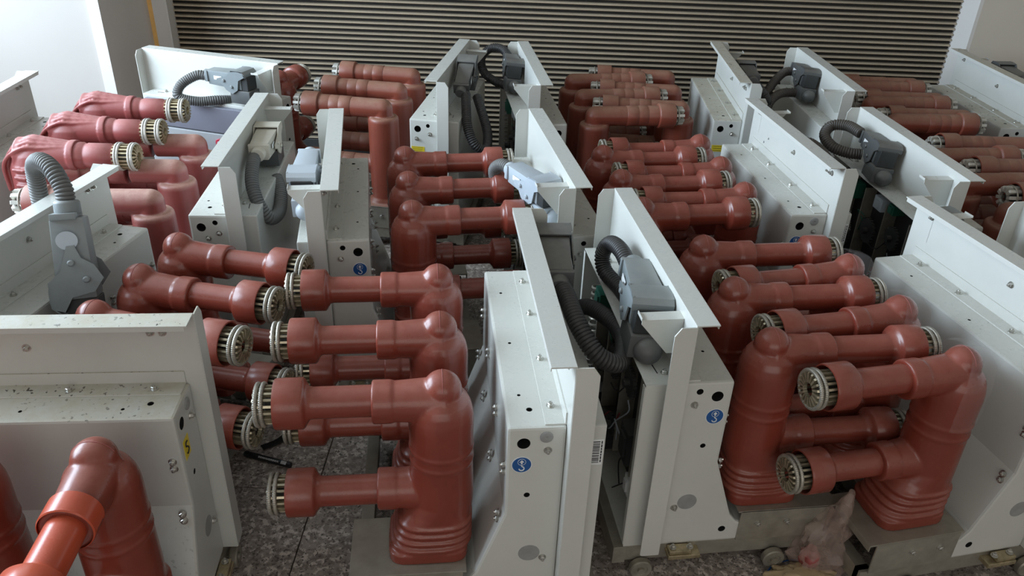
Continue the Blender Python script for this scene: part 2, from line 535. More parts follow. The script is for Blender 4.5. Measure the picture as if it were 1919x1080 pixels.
def pole_mesh_finned():
    bm = bmesh.new()
    HU3 = 0.600
    s = [(0.150, 0.04, 0.082, 0.072, 5), (0.18, 0.04, 0.082, 0.072, 5), (0.22, 0.034, 0.070, 0.066, 2.4), (0.50, 0.034, 0.070, 0.066, 2.2), (0.57, 0.038, 0.072, 0.064, 2.2),
         (0.610, 0.046, 0.066, 0.055, 2.2), (0.635, 0.054, 0.048, 0.038, 2), (0.645, 0.06, 0.025, 0.018, 2)]
    loft(bm, s)
    add_lathe(bm, [(0.052, 0.0), (0.047, 0.10), (0.042, 0.165)], (0, 0, HU3), (1, 0, 0), 40)
    add_lathe(bm, [(0.046, 0.150), (0.046, 0.168)], (0, 0, HU3), (1, 0, 0), 40)
    add_lathe(bm, [(0.048, 0.0), (0.042, 0.165)], (0, 0, HL), (1, 0, 0), 40)
    add_lathe(bm, [(0.046, 0.150), (0.046, 0.168)], (0, 0, HL), (1, 0, 0), 40)
    # cooling fins running from the back over the head towards the arm
    for yy, hh in ((-0.045, -0.012), (-0.030, -0.003), (-0.015, 0.003), (0, 0.005), (0.015, 0.003), (0.030, -0.003), (0.045, -0.012)):
        pts = [Vector((-0.036, yy * 0.9, 0.50)), Vector((-0.034, yy, 0.575)), Vector((-0.010, yy, 0.624 + hh)), Vector((0.035, yy, 0.648 + hh)),
               Vector((0.075, yy * 0.8, 0.645 + hh)), Vector((0.120, yy * 0.6, 0.640 + hh * 0.6)), Vector((0.15, yy * 0.5, 0.636 + hh * 0.4))]
        add_tube(bm, spline(pts, 0.006), 0.0055, 8)
    for yy in (-1, 1):                         # short horizontal ribs on the flanks
        for k in range(4):
            zz = 0.575 - 0.024 * k
            add_tube(bm, [Vector((0.00, yy * 0.063, zz)), Vector((0.034, yy * 0.070, zz)), Vector((0.075, yy * 0.062, zz))], 0.006, 8)
    return eval_mesh(bm, [('REMESH', dict(mode='VOXEL', voxel_size=0.003)), ('SMOOTH', dict(factor=0.5, iterations=3))], 'insulated_pole', M['red_pink'])


def arm_mesh_shrouded():
    bm = bmesh.new()
    R = 0.0485
    add_lathe(bm, [(0.0303, 0.110), (0.0303, 0.236), (0.0315, 0.243), (0.040, 0.249), (R - 0.003, 0.2515), (R, 0.255), (R, 0.302), (R - 0.001, 0.3055),
                   (R - 0.0035, 0.306), (R - 0.005, 0.304), (R - 0.0055, 0.272), (0.030, 0.270), (0.0, 0.270)], (0, 0, 0), (1, 0, 0), 48)
    return finish(bm, 'contact_arm', M['red'], True, 0, 60)


def arm_mesh_tubular():
    bm = bmesh.new()
    add_lathe(bm, [(0.0365, 0.118), (0.0385, 0.120), (0.0385, 0.162), (0.038, 0.163), (0.038, 0.164), (0.0385, 0.165), (0.0385, 0.2), (0.038, 0.201), (0.038, 0.202),
                   (0.0385, 0.203), (0.0385, 0.242), (0.046, 0.2445), (0.047, 0.247), (0.047, 0.303), (0.046, 0.306), (0.042, 0.306), (0.041, 0.27), (0.0, 0.27)],
              (0, 0, 0), (1, 0, 0), 44)
    return finish(bm, 'contact_arm', M['red_dull'], True, 0, 50)


def arm_mesh_bare():
    bm = bmesh.new()
    add_lathe(bm, [(0.040, 0.160), (0.040, 0.185), (0.036, 0.190), (0.036, 0.196), (0.038, 0.200), (0.038, 0.262), (0.034, 0.266), (0.034, 0.274),
                   (0.030, 0.278), (0.0, 0.278)], (0, 0, 0), (1, 0, 0), 44)
    return finish(bm, 'contact_arm', M['red_pink'], True, 0, 50)


# --- tulip contacts: axial fingers in a ring, held by coil springs
def finger_profile(bm, ang, n_f, x0, x1, r, hook, th):
    T = Matrix.Rotation(ang, 4, 'X')
    pts = [(x0, r - 0.0045), (x0, r + 0.004), (x1 - 0.004, r + 0.004), (x1, r + 0.001), (x1, r - hook), (x1 - 0.008, r - hook - 0.001),
           (x1 - 0.009, r - 0.006)]
    a = [bm.verts.new(T @ Vector((x, -th / 2, z))) for x, z in pts]
    b = [bm.verts.new(T @ Vector((x, th / 2, z))) for x, z in pts]
    bm.faces.new(a); bm.faces.new(b[::-1])
    for i in range(len(pts)): bm.faces.new((a[i], a[(i + 1) % len(pts)], b[(i + 1) % len(pts)], b[i]))


def coil_ring(bm, x, R, r, coils=64):
    n = coils * 3
    path = [Vector((x, R * math.cos(2 * PI * k / n), R * math.sin(2 * PI * k / n))) for k in range(n)]
    add_tube(bm, path, lambda i: r * (1.0 if i % 3 else 0.78), 8, True)


def one_finger(x0, x1, r, hook, th, mat):
    bm = bmesh.new(); finger_profile(bm, 0, 1, x0, x1, r, hook, th)
    return finish(bm, 'contact_finger', mat, False)


def all_fingers(n, x0, x1, r, hook, th, mat):
    bm = bmesh.new()
    for k in range(n): finger_profile(bm, 2 * PI * k / n, n, x0, x1, r, hook, th)
    return finish(bm, 'contact_fingers', mat, False)


def rings(xs, R, r):
    out = []
    for x in xs:
        bm = bmesh.new(); coil_ring(bm, x, R, r)
        out.append(finish(bm, 'spring_ring', M['spring'], True, 0, 80))
    return out


def core(x0, x1, r):
    bm = bmesh.new(); add_lathe(bm, [(r, x0), (r, x1 - 0.004), (r * 0.7, x1), (0, x1)], (0, 0, 0), (1, 0, 0), 24)
    return finish(bm, 'contact_core', M['dark'])


POLE = {1: pole_mesh_domed(), 2: pole_mesh_straight(), 3: pole_mesh_finned()}
ARM = {1: arm_mesh_shrouded(), 2: arm_mesh_tubular(), 3: arm_mesh_bare()}
TUL = {
    1: dict(n=18, f=one_finger(0.272, 0.343, 0.0325, 0.017, 0.0046, M['contact']), fa=all_fingers(18, 0.272, 0.343, 0.0325, 0.017, 0.0046, M['contact']),
            r=rings((0.326, 0.3365), 0.0385, 0.0046), c=core(0.27, 0.325, 0.017)),
    2: dict(n=10, f=None, fa=all_fingers(10, 0.272, 0.341, 0.031, 0.014, 0.010, M['contact_pale']), r=rings((0.317,), 0.0355, 0.003), c=core(0.27, 0.325, 0.020)),
    3: dict(n=20, f=one_finger(0.276, 0.343, 0.0335, 0.020, 0.0050, M['brass']), fa=None,
            r=rings((0.286, 0.294, 0.326, 0.334), 0.0385, 0.0040), c=core(0.27, 0.32, 0.017)),
}
# seam line of the casting over the domed pole
bm = bmesh.new()
pts = [Vector((-0.003, 0.0, 0.6052))]
for k in range(1, 12):
    t = k / 12 * 1.25
    pts.append(Vector((-0.003, -0.0374 * math.sin(t), 0.568 + 0.0374 * math.cos(t))))
add_tube(bm, pts, 0.0007, 5)
pts2 = [Vector((-0.003, -p.y, p.z)) for p in pts]
add_tube(bm, pts2, 0.0007, 5)
SEAM = finish(bm, 'mould_seam', M['red_pink'])


# --- sheet metal body
def housing_mesh():
    bm = bmesh.new()
    add_prism(bm, [(B1, 0.085), (B1, HB), (B0, HB), (B0, 0.325), (-0.064, 0.165), (-0.045, 0.141), (-0.020, 0.138), (0.030, 0.134), (0.030, 0.085)], -WB, WB)
    me = finish(bm, 'housing', M['white'], False, 0.0055, 25)
    o = bpy.data.objects.new('tmp', me); COL.objects.link(o)
    me.materials.append(M['black'])
    cut = bmesh.new()
    for s in (-1, 1):
        for x, z, r in ((-0.150, 0.503, 0.0125), (-0.189, 0.517, 0.0072), (-0.161, 0.374, 0.006), (-0.077, 0.122, 0.0085)):
            add_lathe(cut, [(r, -0.03), (r, 0.03)], (x, s * WB, z), (0, 1, 0), 24)
    for y in (-0.19, 0.02, 0.2):               # drain holes in the top
        add_lathe(cut, [(0.0035, -0.02), (0.0035, 0.02)], (-0.150, y, HB), (0, 0, 1), 12)
    add_lathe(cut, [(0.006, -0.02), (0.006, 0.02)], (-0.165, 0.245, HB), (0, 0, 1), 16)
    cme = bpy.data.meshes.new('cut'); bmesh.ops.recalc_face_normals(cut, faces=cut.faces); cut.to_mesh(cme); cut.free()
    cme.materials.append(M['black'])  # hole walls coloured black in place of the unlit interior
    co = bpy.data.objects.new('cut', cme); COL.objects.link(co)
    md = o.modifiers.new('b', 'BOOLEAN'); md.object = co; md.operation = 'DIFFERENCE'; md.solver = 'EXACT'; md.material_mode = 'TRANSFER'
    dg = bpy.context.evaluated_depsgraph_get()
    out = bpy.data.meshes.new_from_object(o.evaluated_get(dg)); out.name = 'housing'
    bpy.data.objects.remove(o); bpy.data.objects.remove(co)
    return out


HOUSING = housing_mesh()

bm = bmesh.new()                                # plate with folded top lip
add_box(bm, (B1 - 0.0015, 0, (0.088 + HP) / 2), (0.003, 2 * W, HP - 0.088))
PLATE = finish(bm, 'front_plate', M['white'], False, 0.0006)
bm = bmesh.new()
v = add_box(bm, (B1 + 0.020, 0, HP + 0.0012), (0.046, 2 * W, 0.003))
for q in v:                                     # clipped corners
    pass
add_box(bm, (B1 + 0.042, 0, HP - 0.004), (0.002, 2 * W - 0.01, 0.010))
LIP = finish(bm, 'folded_lip', M['white'], False, 0.0008)


def post_mesh(s):
    bm = bmesh.new()
    x0, x1 = B1 - 0.001, B1 - 0.044
    add_prism(bm, [(x0, 0.088), (x0, HP), (x1 + 0.012, HP), (x1, HP - 0.018), (x1, 0.092), (x1 + 0.004, 0.088)], s * W - 0.0015, s * W + 0.0015)
    return finish(bm, 'side_flange', M['white'], False, 0.0006)


POST = {s: post_mesh(s) for s in (-1, 1)}

bm = bmesh.new()                                # angle strip bolted along the back of the plate
add_prism(bm, [(B1, HB), (B1, HB + 0.028), (B1 + 0.003, HB + 0.028), (B1 + 0.003, HB + 0.003), (B1 + 0.040, HB + 0.003), (B1 + 0.040, HB)], -WB + 0.006, WB - 0.006)
STRIP = finish(bm, 'mounting_strip', M['white'], False, 0.0006)


def bolt_mesh(r=0.0055, l=0.006):
    bm = bmesh.new()
    add_lathe(bm, [(r * 1.45, 0), (r * 1.45, 0.0012), (0, 0.0012)], seg=18)
    add_lathe(bm, [(r, 0.0012), (r, l), (r * 0.8, l + 0.001), (0, l + 0.001)], seg=6)
    add_lathe(bm, [(r * 0.5, l), (r * 0.5, l + 0.004), (0, l + 0.0045)], seg=10)
    return finish(bm, 'bolt', M['steel'], False)


BOLT = bolt_mesh()
bm = bmesh.new(); add_lathe(bm, [(0.0125, 0), (0.0125, 0.0018), (0.0105, 0.003), (0.003, 0.003), (0.002, 0.002), (0, 0.002)], seg=28)
CAP = finish(bm, 'blanking_cap', M['grey_film'])
bm = bmesh.new(); add_lathe(bm, [(0.022, -0.0004), (0.022, 0.0004), (0.0, 0.0004)], seg=36)
KNOCK = finish(bm, 'knockout_disc', M['grey_film'])


def bolt_at(parent, p, axis, mesh=BOLT, name='bolt', mat=None):
    o = obj(name, mesh, mat or mesh.materials[0], parent)
    o.matrix_local = Matrix.Translation(p) @ align(axis)
    return o


def closed_front():
    bm = bmesh.new()
    add_box(bm, ((B1 + B2) / 2 - 0.001, 0, (0.088 + HB) / 2), (B1 - B2 - 0.003, 2 * WB, HB - 0.088))
    return finish(bm, 'mechanism_box', M['white'], False, 0.004)


def open_front():
    """box without its cover: end cheeks, top and bottom shelves, front face open"""
    bm = bmesh.new()
    d = B1 - B2
    xc = (B1 + B2) / 2
    for s in (-1, 1): add_box(bm, (xc, s * (WB - 0.001), (0.088 + HB) / 2), (d - 0.003, 0.002, HB - 0.088))
    add_box(bm, (xc, 0, HB - 0.001), (d - 0.003, 2 * WB - 0.005, 0.002))
    add_box(bm, (xc, 0, 0.09), (d - 0.003, 2 * WB - 0.005, 0.002))
    for s in (-1, 1): add_box(bm, (B2 + 0.001, s * (WB - 0.008), (0.088 + HB) / 2), (0.002, 0.014, HB - 0.10))
    return finish(bm, 'mechanism_box', M['white'], False, 0.0005)


CLOSED, OPEN = closed_front(), open_front()
bm = bmesh.new(); add_box(bm, (0, 0, 0), (0.0018, 0.03, 0.0009)); SLOT = finish(bm, 'slot', M['black'], False)  # thin black bar painted for the shade in a slot

# blue round lifting-point label with white arrow and hook (facing local +Y, built in x-z)


def sticker_meshes():
    bm = bmesh.new(); add_lathe(bm, [(0.0195, 0), (0.0195, 0.0008), (0, 0.0008)], seg=40)
    rim = finish(bm, 'label_rim', M['print_white'])
    bm = bmesh.new(); add_lathe(bm, [(0.018, 0.0008), (0.018, 0.0012), (0, 0.0012)], seg=40)
    disc = finish(bm, 'lifting_label', M['blue'])
    bm = bmesh.new()
    # arrow in a ring (upper half)
    add_lathe(bm, [(0.0072, 0.0012), (0.0072, 0.0016), (0.0079, 0.0016), (0.0079, 0.0012)], (0, 0.0070, 0), seg=24, cap=False)
    def poly(pts):
        a = [bm.verts.new((x, y, 0.0012)) for x, y in pts]; b = [bm.verts.new((x, y, 0.0017)) for x, y in pts]
        bm.faces.new(b)
        for i in range(len(pts)): bm.faces.new((a[i], a[(i + 1) % len(pts)], b[(i + 1) % len(pts)], b[i]))
    poly([(-0.0015, 0.0022), (0.0015, 0.0022), (0.0015, 0.0065), (0.0046, 0.0065), (0, 0.0120), (-0.0046, 0.0065), (-0.0015, 0.0065)])
    # hook (lower half)
    path = [(0.000, -0.0012), (0.0, -0.003)]
    for k in range(0, 9):
        t = math.radians(70 - k * 31)
        path.append((0.0049 * math.cos(t), -0.0088 + 0.0049 * math.sin(t)))
    L = [Vector((x, y, 0.0014)) for x, y in path]
    add_tube(bm, L, 0.0012, 6)
    sign = finish(bm, 'hook_sign', M['print_white'])
    return rim, disc, sign


RIM, DISC, SIGN = sticker_meshes()


def face_y(s):
    """matrix: local z -> outward (s*Y), local y -> up"""
    return Matrix(((s * -1, 0, 0), (0, 0, s), (0, 1, 0))).to_4x4()


def lifting_label(parent, x, z, s, y=None):
    y = s * WB if y is None else y
    T = Matrix.Translation((x, y, z)) @ face_y(s)
    d = obj('lifting_label', DISC, M['blue'], parent); d.matrix_local = T
    d['label'] = 'round blue label with a white arrow and hook sign'
    obj('label_rim', RIM, M['print_white'], d)
    obj('hook_sign', SIGN, M['print_white'], d)


def plate_label(name, parent, T, w, h, mat, bars=0, lines=0, label=None):
    """small flat label with printed bars / lines; T maps local z outward, y up"""
    bm = bmesh.new(); add_box(bm, (0, 0, 0.0004), (w, h, 0.0008))
    d = obj(name, finish(bm, name, mat, False), mat, parent); d.matrix_local = T
    if label: d['label'] = label
    bm = bmesh.new(); rnd = random.Random(3)
    x = -w * 0.42
    while bars and x < w * 0.4:
        bw = w * rnd.choice((0.012, 0.022, 0.035))
        add_box(bm, (x + bw / 2, h * 0.08, 0.0009), (bw, h * 0.6, 0.0003)); x += bw + w * rnd.choice((0.02, 0.035))
    for k in range(lines):
        yy = h * (0.34 - 0.68 * k / max(1, lines - 1)) if lines > 1 else -h * 0.36
        xx = -w * 0.4
        while xx < w * 0.34:
            lw = w * rnd.uniform(0.04, 0.12)
            add_box(bm, (xx + lw / 2, yy, 0.0009), (lw, h * (0.07 if lines > 1 else 0.1), 0.0003)); xx += lw + w * 0.025
    if bars or lines: obj('printed_marks', finish(bm, 'printed_marks', M['print_black'], False), M['print_black'], d)
    return d


# --- plug connector (local: length along y, latch end at -y, hose leaves at +y)
def plug_meshes():
    L, Wd, H = 0.150, 0.066, 0.062
    bm = bmesh.new()
    a = add_box(bm, (0, 0.01, 0), (Wd, L, H))
    for q in a:
        if q.co.y > 0: q.co.x *= 0.80; q.co.z *= 0.84
    for q in a:
        if q.co.z < 0: q.co.x *= 0.9
    body = finish(bm, 'connector_shell', M['plug_grey'], True, 0.004, 30)
    bm = bmesh.new()
    add_box(bm, (0, 0.088, 0.004), (0.060, 0.012, 0.040)); add_lathe(bm, [(0.021, 0), (0.021, 0.022), (0.018, 0.026)], (0, 0.09, 0), (0, 1, 0), 24)
    gland = finish(bm, 'cable_gland', M['plug_grey'], True, 0.0015, 30)
    # latch: cover hood over the top at the -y end with two side cheeks
    bm = bmesh.new()
    for s in (-1, 1):
        x = s * (Wd / 2 + 0.003)
        pts = [(0.035, 0.004), (-0.010, 0.018), (-0.030, 0.040), (-0.078, 0.040), (-0.086, 0.020), (-0.060, 0.006), (-0.052, -0.030), (-0.028, -0.046), (-0.002, -0.034), (0.012, -0.016), (0.036, -0.008)]
        pa = [bm.verts.new((x - 0.0015, y, z)) for y, z in pts]; pb = [bm.verts.new((x + 0.0015, y, z)) for y, z in pts]
        bm.faces.new(pa); bm.faces.new(pb[::-1])
        for i in range(len(pts)): bm.faces.new((pa[i], pa[(i + 1) % len(pts)], pb[(i + 1) % len(pts)], pb[i]))
    n = 10; prev = None
    arc = [(-0.030, 0.0385), (-0.045, 0.041), (-0.062, 0.0415), (-0.078, 0.039), (-0.087, 0.030), (-0.088, 0.020)]
    for y, z in arc:
        cur = [bm.verts.new((sx * (Wd / 2 + 0.0045), y, zz)) for sx in (-1, 1) for zz in (z, z - 0.003)]
        if prev:
            for i, j in ((0, 2), (2, 3), (3, 1), (1, 0)): bm.faces.new((prev[i], prev[j], cur[j], cur[i]))
        else:
            bm.faces.new((cur[0], cur[2], cur[3], cur[1]))
        prev = cur
    bm.faces.new((prev[0], prev[2], prev[3], prev[1]))
    latch = finish(bm, 'latch_lever', M['plug_grey'], True, 0, 30)
    bm = bmesh.new()
    a = add_box(bm, (0, -0.078, -0.006), (0.054, 0.026, 0.052))
    mouth = finish(bm, 'contact_insert', M['dark'], False, 0.002)
    # socket it plugs into: faceted base and a round knob
    bm = bmesh.new()
    a = add_box(bm, (0, -0.055, -0.058), (0.062, 0.085, 0.050))
    for q in a:
        if q.co.z < -0.058 and q.co.y < -0.055: q.co.y -= 0.0
    s2 = bmesh.ops.create_uvsphere(bm, u_segments=24, v_segments=14, radius=0.026)
    bmesh.ops.translate(bm, verts=s2['verts'], vec=(0.004, -0.100, -0.062))
    base = finish(bm, 'socket', M['plug_dark'], True, 0.003, 40)
    bm = bmesh.new()
    for s in (-1, 1):
        for y, z in ((-0.028, -0.020), (0.004, 0.0)):
            add_lathe(bm, [(0.006, 0), (0.006, 0.004), (0.004, 0.006), (0, 0.006)], (s * (Wd / 2 + 0.004), y, z), (s, 0, 0), 14)
    piv = finish(bm, 'pivot', M['plug_grey'])
    return body, gland, latch, mouth, base, piv


PLUG = plug_meshes()


def frame(yd, xh):
    y = Vector(yd).normalized(); x = Vector(xh); x = (x - y * x.dot(y)).normalized(); z = x.cross(y)
    return Matrix((x, y, z)).transposed().to_euler()


def connector(parent, loc, rot, kind, socket=True, label=None):
    mat = {'dark': M['plug_dark'], 'grey': M['plug_grey'], 'light': M['plug_light'], 'cream': M['plug_cream']}[kind]
    root = obj('plug_connector', PLUG[0], mat, parent)
    root.location = loc; root.rotation_euler = rot
    if label: root['label'] = label
    for nm, me in (('cable_gland', PLUG[1]), ('latch_lever', PLUG[2]), ('pivot', PLUG[5])): obj(nm, me, mat, root)
    obj('contact_insert', PLUG[3], M['dark'], root)
    if socket: obj('socket', PLUG[4], M['plug_dark'] if kind != 'light' else mat, root)
    bm = bmesh.new(); add_box(bm, (0.0, 0, 0), (0.001, 0.034, 0.014)); 
    lb = obj('paper_label', finish(bm, 'paper_label', M['print_white'], False), M['print_white'], root, (-0.0305, 0.035, 0.004))
    return root


def hose(parent, pts, r, mat, name='corrugated_hose', ring=0.0078):
    path = spline(pts, ring / 4)
    bm = bmesh.new()
    add_tube(bm, path, lambda i: r * (0.84, 0.97, 1.0, 0.97)[i % 4], 14)
    return obj(name, finish(bm, name, mat, True, 0, 80), mat, parent)


# gusset bracket by the post at the -y end
def gusset(s):
    bm = bmesh.new()
    y = s * 0.262
    pts = [(B1, 0.668), (B2 - 0.012, 0.668), (B2 - 0.012, 0.660), (B1 - 0.030, 0.590), (B1, 0.590)]
    add_prism(bm, pts, y - 0.001, y + 0.001)
    add_box(bm, ((B1 + B2 - 0.012) / 2, y + 0.014 * (-s), 0.669), (B1 - B2 + 0.012, 0.030, 0.002))
    add_box(bm, (B2 - 0.012, y + 0.014 * (-s), 0.671), (0.002, 0.030, 0.007))
    add_box(bm, (B1 - 0.003, y + 0.01, 0.629), (0.002, 0.022, 0.078))
    return finish(bm, 'plug_bracket', M['white'], False, 0.0006)


GUSSET = gusset(-1)

# pole support channel and cart
bm = bmesh.new()
add_box(bm, (0.030, 0, 0.172), (0.150, 0.30, 0.004))
for s in (-1, 1): add_box(bm, (0.072, s * 0.223, 0.1722), (0.236, 0.158, 0.004))
for s in (-1, 1):
    add_box(bm, (0.066, s * 0.300, 0.129), (0.210, 0.004, 0.090))
for s in (-1, 1): add_box(bm, (0.1888, s * 0.223, 0.165), (0.003, 0.156, 0.018))
add_box(bm, (0.060, 0, 0.125), (0.012, 0.56, 0.085))
for y in (-0.2, 0, 0.2): add_box(bm, (0.030, y, 0.125), (0.14, 0.004, 0.085))
CHANNEL = finish(bm, 'support_channel', M['zinc'], False, 0.001)
bm = bmesh.new()
for s in (-1, 1): add_box(bm, (-0.06, s * 0.285, 0.062), (0.49, 0.022, 0.044))
add_box(bm, (-0.31, 0, 0.062), (0.030, 0.60, 0.050)); add_box(bm, (0.17, 0, 0.062), (0.030, 0.58, 0.044))
add_box(bm, (-0.15, 0, 0.081), (0.30, 0.57, 0.004))
add_box(bm, (0.02, -0.1, 0.062), (0.3, 0.03, 0.03)); add_box(bm, (0.02, 0.12, 0.062), (0.3, 0.03, 0.03))
CHASSIS = finish(bm, 'chassis', M['zinc'], False, 0.0012)
bm = bmesh.new()
add_lathe(bm, [(0, -0.011), (0.009, -0.011), (0.010, -0.009), (0.024, -0.009), (0.026, -0.006), (0.026, 0.006), (0.024, 0.009), (0.016, 0.009), (0.014, 0.006), (0.008, 0.006),
               (0.008, 0.012), (0.0, 0.012)], seg=32)
WHEEL = finish(bm, 'wheel', M['zinc'], True, 0, 30)


def terminal_meshes():
    bm = bmesh.new()
    add_box(bm, (0, 0, 0), (0.075, 0.030, 0.012)); add_box(bm, (-0.01, 0, 0.012), (0.05, 0.024, 0.010))
    return finish(bm, 'earth_contact', M['brass'], False, 0.002)


TERM = terminal_meshes()


def mechanism(parent):
    """what shows inside a box whose cover is off"""
    bm = bmesh.new(); add_box(bm, (B1 - 0.006, 0, 0.31), (0.004, 2 * WB - 0.01, 0.43))
    root = obj('mechanism', finish(bm, 'mechanism', M['dark'], False), M['dark'], parent)
    root['label'] = 'dark spring mechanism behind the missing cover'
    rnd = random.Random(5)
    def sub(name, b, mat): return obj(name, finish(b, name, mat, True, 0, 35), mat, root)
    for y in (-0.2, -0.06, 0.08, 0.2):
        b = bmesh.new(); add_box(b, (B1 - 0.030, y, 0.33), (0.040, 0.004, 0.34)); sub('divider_plate', b, M['zinc'])
    for y, z, rr in ((-0.13, 0.42, 0.034), (0.01, 0.38, 0.040), (0.14, 0.30, 0.030), (-0.03, 0.22, 0.026)):
        b = bmesh.new(); prof = []
        add_lathe(b, [(rr, 0), (rr, 0.008), (0.010, 0.008), (0.010, 0.022), (0, 0.022)], (B1 - 0.045, y, z), (-1, 0, 0), 28)
        for k in range(20):
            t = 2 * PI * k / 20
            add_box(b, (B1 - 0.049, y + (rr + 0.002) * math.cos(t), z + (rr + 0.002) * math.sin(t)), (0.008, 0.004, 0.004), Matrix.Rotation(t, 3, 'X'))
        sub('gear', b, M['dark'])
    for y, z0, z1 in ((-0.25, 0.16, 0.44), (0.245, 0.2, 0.46)):
        b = bmesh.new(); n = 14 * 10
        add_tube(b, [Vector((B1 - 0.04 + 0.018 * math.cos(2 * PI * k / 10), y + 0.018 * math.sin(2 * PI * k / 10), z0 + (z1 - z0) * k / n)) for k in range(n)], 0.003, 6)
        sub('coil_spring', b, M['zinc'])
    for y, z, sx, sy, sz, mt in ((-0.17, 0.28, 0.05, 0.06, 0.09, 'dark'), (0.04, 0.16, 0.055, 0.12, 0.06, 'dark'), (-0.02, 0.49, 0.045, 0.05, 0.04, 'plug_light'),
                                 (0.17, 0.46, 0.05, 0.05, 0.05, 'wire_green'), (0.19, 0.14, 0.05, 0.08, 0.08, 'plug_dark'), (-0.09, 0.5, 0.04, 0.03, 0.03, 'wire_green'), (-0.2, 0.18, 0.04, 0.03, 0.05, 'print_white')):
        b = bmesh.new(); add_box(b, (B1 - 0.012 - sx / 2, y, z), (sx, sy, sz)); add_box(b, (B1 - 0.014 - sx, y, z), (0.006, sy * 0.6, sz * 0.6))
        sub('relay', b, M[mt])
    for k in range(9):
        y, z = rnd.uniform(-0.24, 0.22), rnd.uniform(0.18, 0.5)
        p = [Vector((B1 - 0.05, y, z))]
        for q in range(4): p.append(p[-1] + Vector((rnd.uniform(-0.012, 0.008), rnd.uniform(-0.05, 0.06), rnd.uniform(-0.07, 0.02))))
        b = bmesh.new(); add_tube(b, spline(p, 0.006), 0.0018, 6)
        sub('wire', b, M[rnd.choice(('print_black', 'print_black', 'wire_red', 'plug_light', 'wire_green'))])


# ------------------------------------------------------------------ one breaker
def breaker(pos, yaw, kind, label, p=None, dx=0.0, la=0.0, open_box=False, paint='white', red=None, detail=True,
            gus=True, k=1.0, arm_red=None):
    root = empty('circuit_breaker', (pos[0], pos[1], 0), yaw)
    tag(root, label, 'circuit breaker', 'withdrawable circuit breakers stored in rows')
    W_ = M[paint]
    p = p or {1: 0.21, 2: 0.227, 3: 0.222}[kind]
    R_ = M[red] if red else {1: M['red'], 2: M['red_dull'], 3: M['red_pink']}[kind]
    hs = obj('housing', HOUSING, None, root); hs.scale.y = k
    if paint != 'white':
        hs.material_slots[0].link = 'OBJECT'; hs.material_slots[0].material = W_
    for s in (-1, 1):
        bolt_at(hs, (-0.172, s * (WB - 0.0002), 0.214), (0, s, 0), KNOCK, 'knockout_disc')
        bolt_at(hs, (-0.196, s * WB, 0.485), (0, s, 0))
        bolt_at(hs, (-0.200, s * WB, 0.20), (0, s, 0))
    for y in (-0.235, -0.09, 0.085, 0.24):
        bolt_at(hs, (-0.206, y, HB + 0.003), (0, 0, 1))
    if kind == 1:
        for y in (-0.28, -0.105, 0.105, 0.28):      # bolt pairs fixing the poles, on the sloping face
            for z in (0.295, 0.42):
                xx = B0 if z > 0.33 else B0 + (0.325 - z) * 0.34
                bolt_at(hs, (xx, y, z), (1, 0, 0.0 if z > 0.33 else 0.3)); bolt_at(hs, (xx, y, z + 0.017), (1, 0, 0.0 if z > 0.33 else 0.3))
    pl = obj('front_plate', PLATE, W_, root); pl.scale.y = k
    obj('folded_lip', LIP, W_, pl)
    for s in (-1, 1): obj('side_flange', POST[s], W_, pl)
    for y, z in ((-0.268, 0.66), (0.268, 0.655), (0.246, 0.655), (0.02, 0.625)):
        bolt_at(pl, (B1, y, z), (1, 0, 0))
    obj('mounting_strip', STRIP, W_, root).scale.y = k
    mb = obj('mechanism_box', OPEN if open_box else CLOSED, W_, root); mb.scale.y = k
    for y in (0.235, -0.245):
        o = obj('slot', SLOT, M['black'], mb, ((B1 + B2) / 2 - 0.004, y, HB + 0.0004)); o.rotation_euler = (0, 0, 0.1)
        bolt_at(mb, ((B1 + B2) / 2 + 0.012, y - 0.015, HB), (0, 0, 1))
    if open_box: mechanism(root)
    if gus: obj('plug_bracket', GUSSET, W_, root)
    obj('support_channel', CHANNEL, M['zinc'], root).scale.y = k
    for s in (-1, 1):
        for x in (0.005, 0.075): bolt_at(root, (x, s * 0.302 * k, 0.135), (0, s, 0), name='channel_bolt')
    obj('chassis', CHASSIS, M['zinc'], root).scale.y = k
    for s in (-1, 1):
        for x in (-0.259, 0.060):
            o = obj('wheel', WHEEL, M['zinc'], root)
            o.matrix_local = Matrix.Translation((x, s * 0.309 * k, 0.026)) @ align((0, s, 0))
        obj('earth_contact', TERM, M['brass'], root, (-0.165, s * 0.310 * k, 0.067))
        for x in (-0.190, -0.150): bolt_at(root, (x, s * 0.310 * k, 0.085 if x < -0.17 else 0.083), (0, 0, 1), name='terminal_bolt')
    # poles, arms, contacts
    hu = 0.600 if kind == 3 else HU
    for yy in (-p, 0.0, p):
        po = obj('insulated_pole', POLE[kind], R_, root, (dx, yy, 0))
        if kind == 1: obj('mould_seam', SEAM, M['red_pink'], po)
        for z in (hu, HL):
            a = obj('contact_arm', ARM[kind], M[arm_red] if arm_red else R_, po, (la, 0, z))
            T = TUL[kind]
            if detail and T['f']:
                tc = obj('tulip_contact', T['c'], M['dark'], root, (dx + la, yy, z))
                for k in range(T['n']):
                    obj('contact_finger', T['f'], T['f'].materials[0], tc, None, (2 * PI * k / T['n'], 0, 0))
            else:
                tc = obj('tulip_contact', T['c'], M['dark'], root, (dx + la, yy, z))
                fa = obj('contact_fingers', T['fa'], T['fa'].materials[0], tc); fa['kind'] = 'stuff'
            for rg in T['r']: obj('spring_ring', rg, M['contact_pale'] if kind == 3 else M['spring'], tc)
    return root


def L2(label, *a, **k): return breaker(*a, label=label, **k)


def ends(root, s, blue=True, cap=True):
    if blue: lifting_label(root, -0.148, 0.452, s)
    if cap: bolt_at(root, (-0.192, s * WB, 0.517), (0, s, 0), CAP, 'blanking_cap')


U = {}
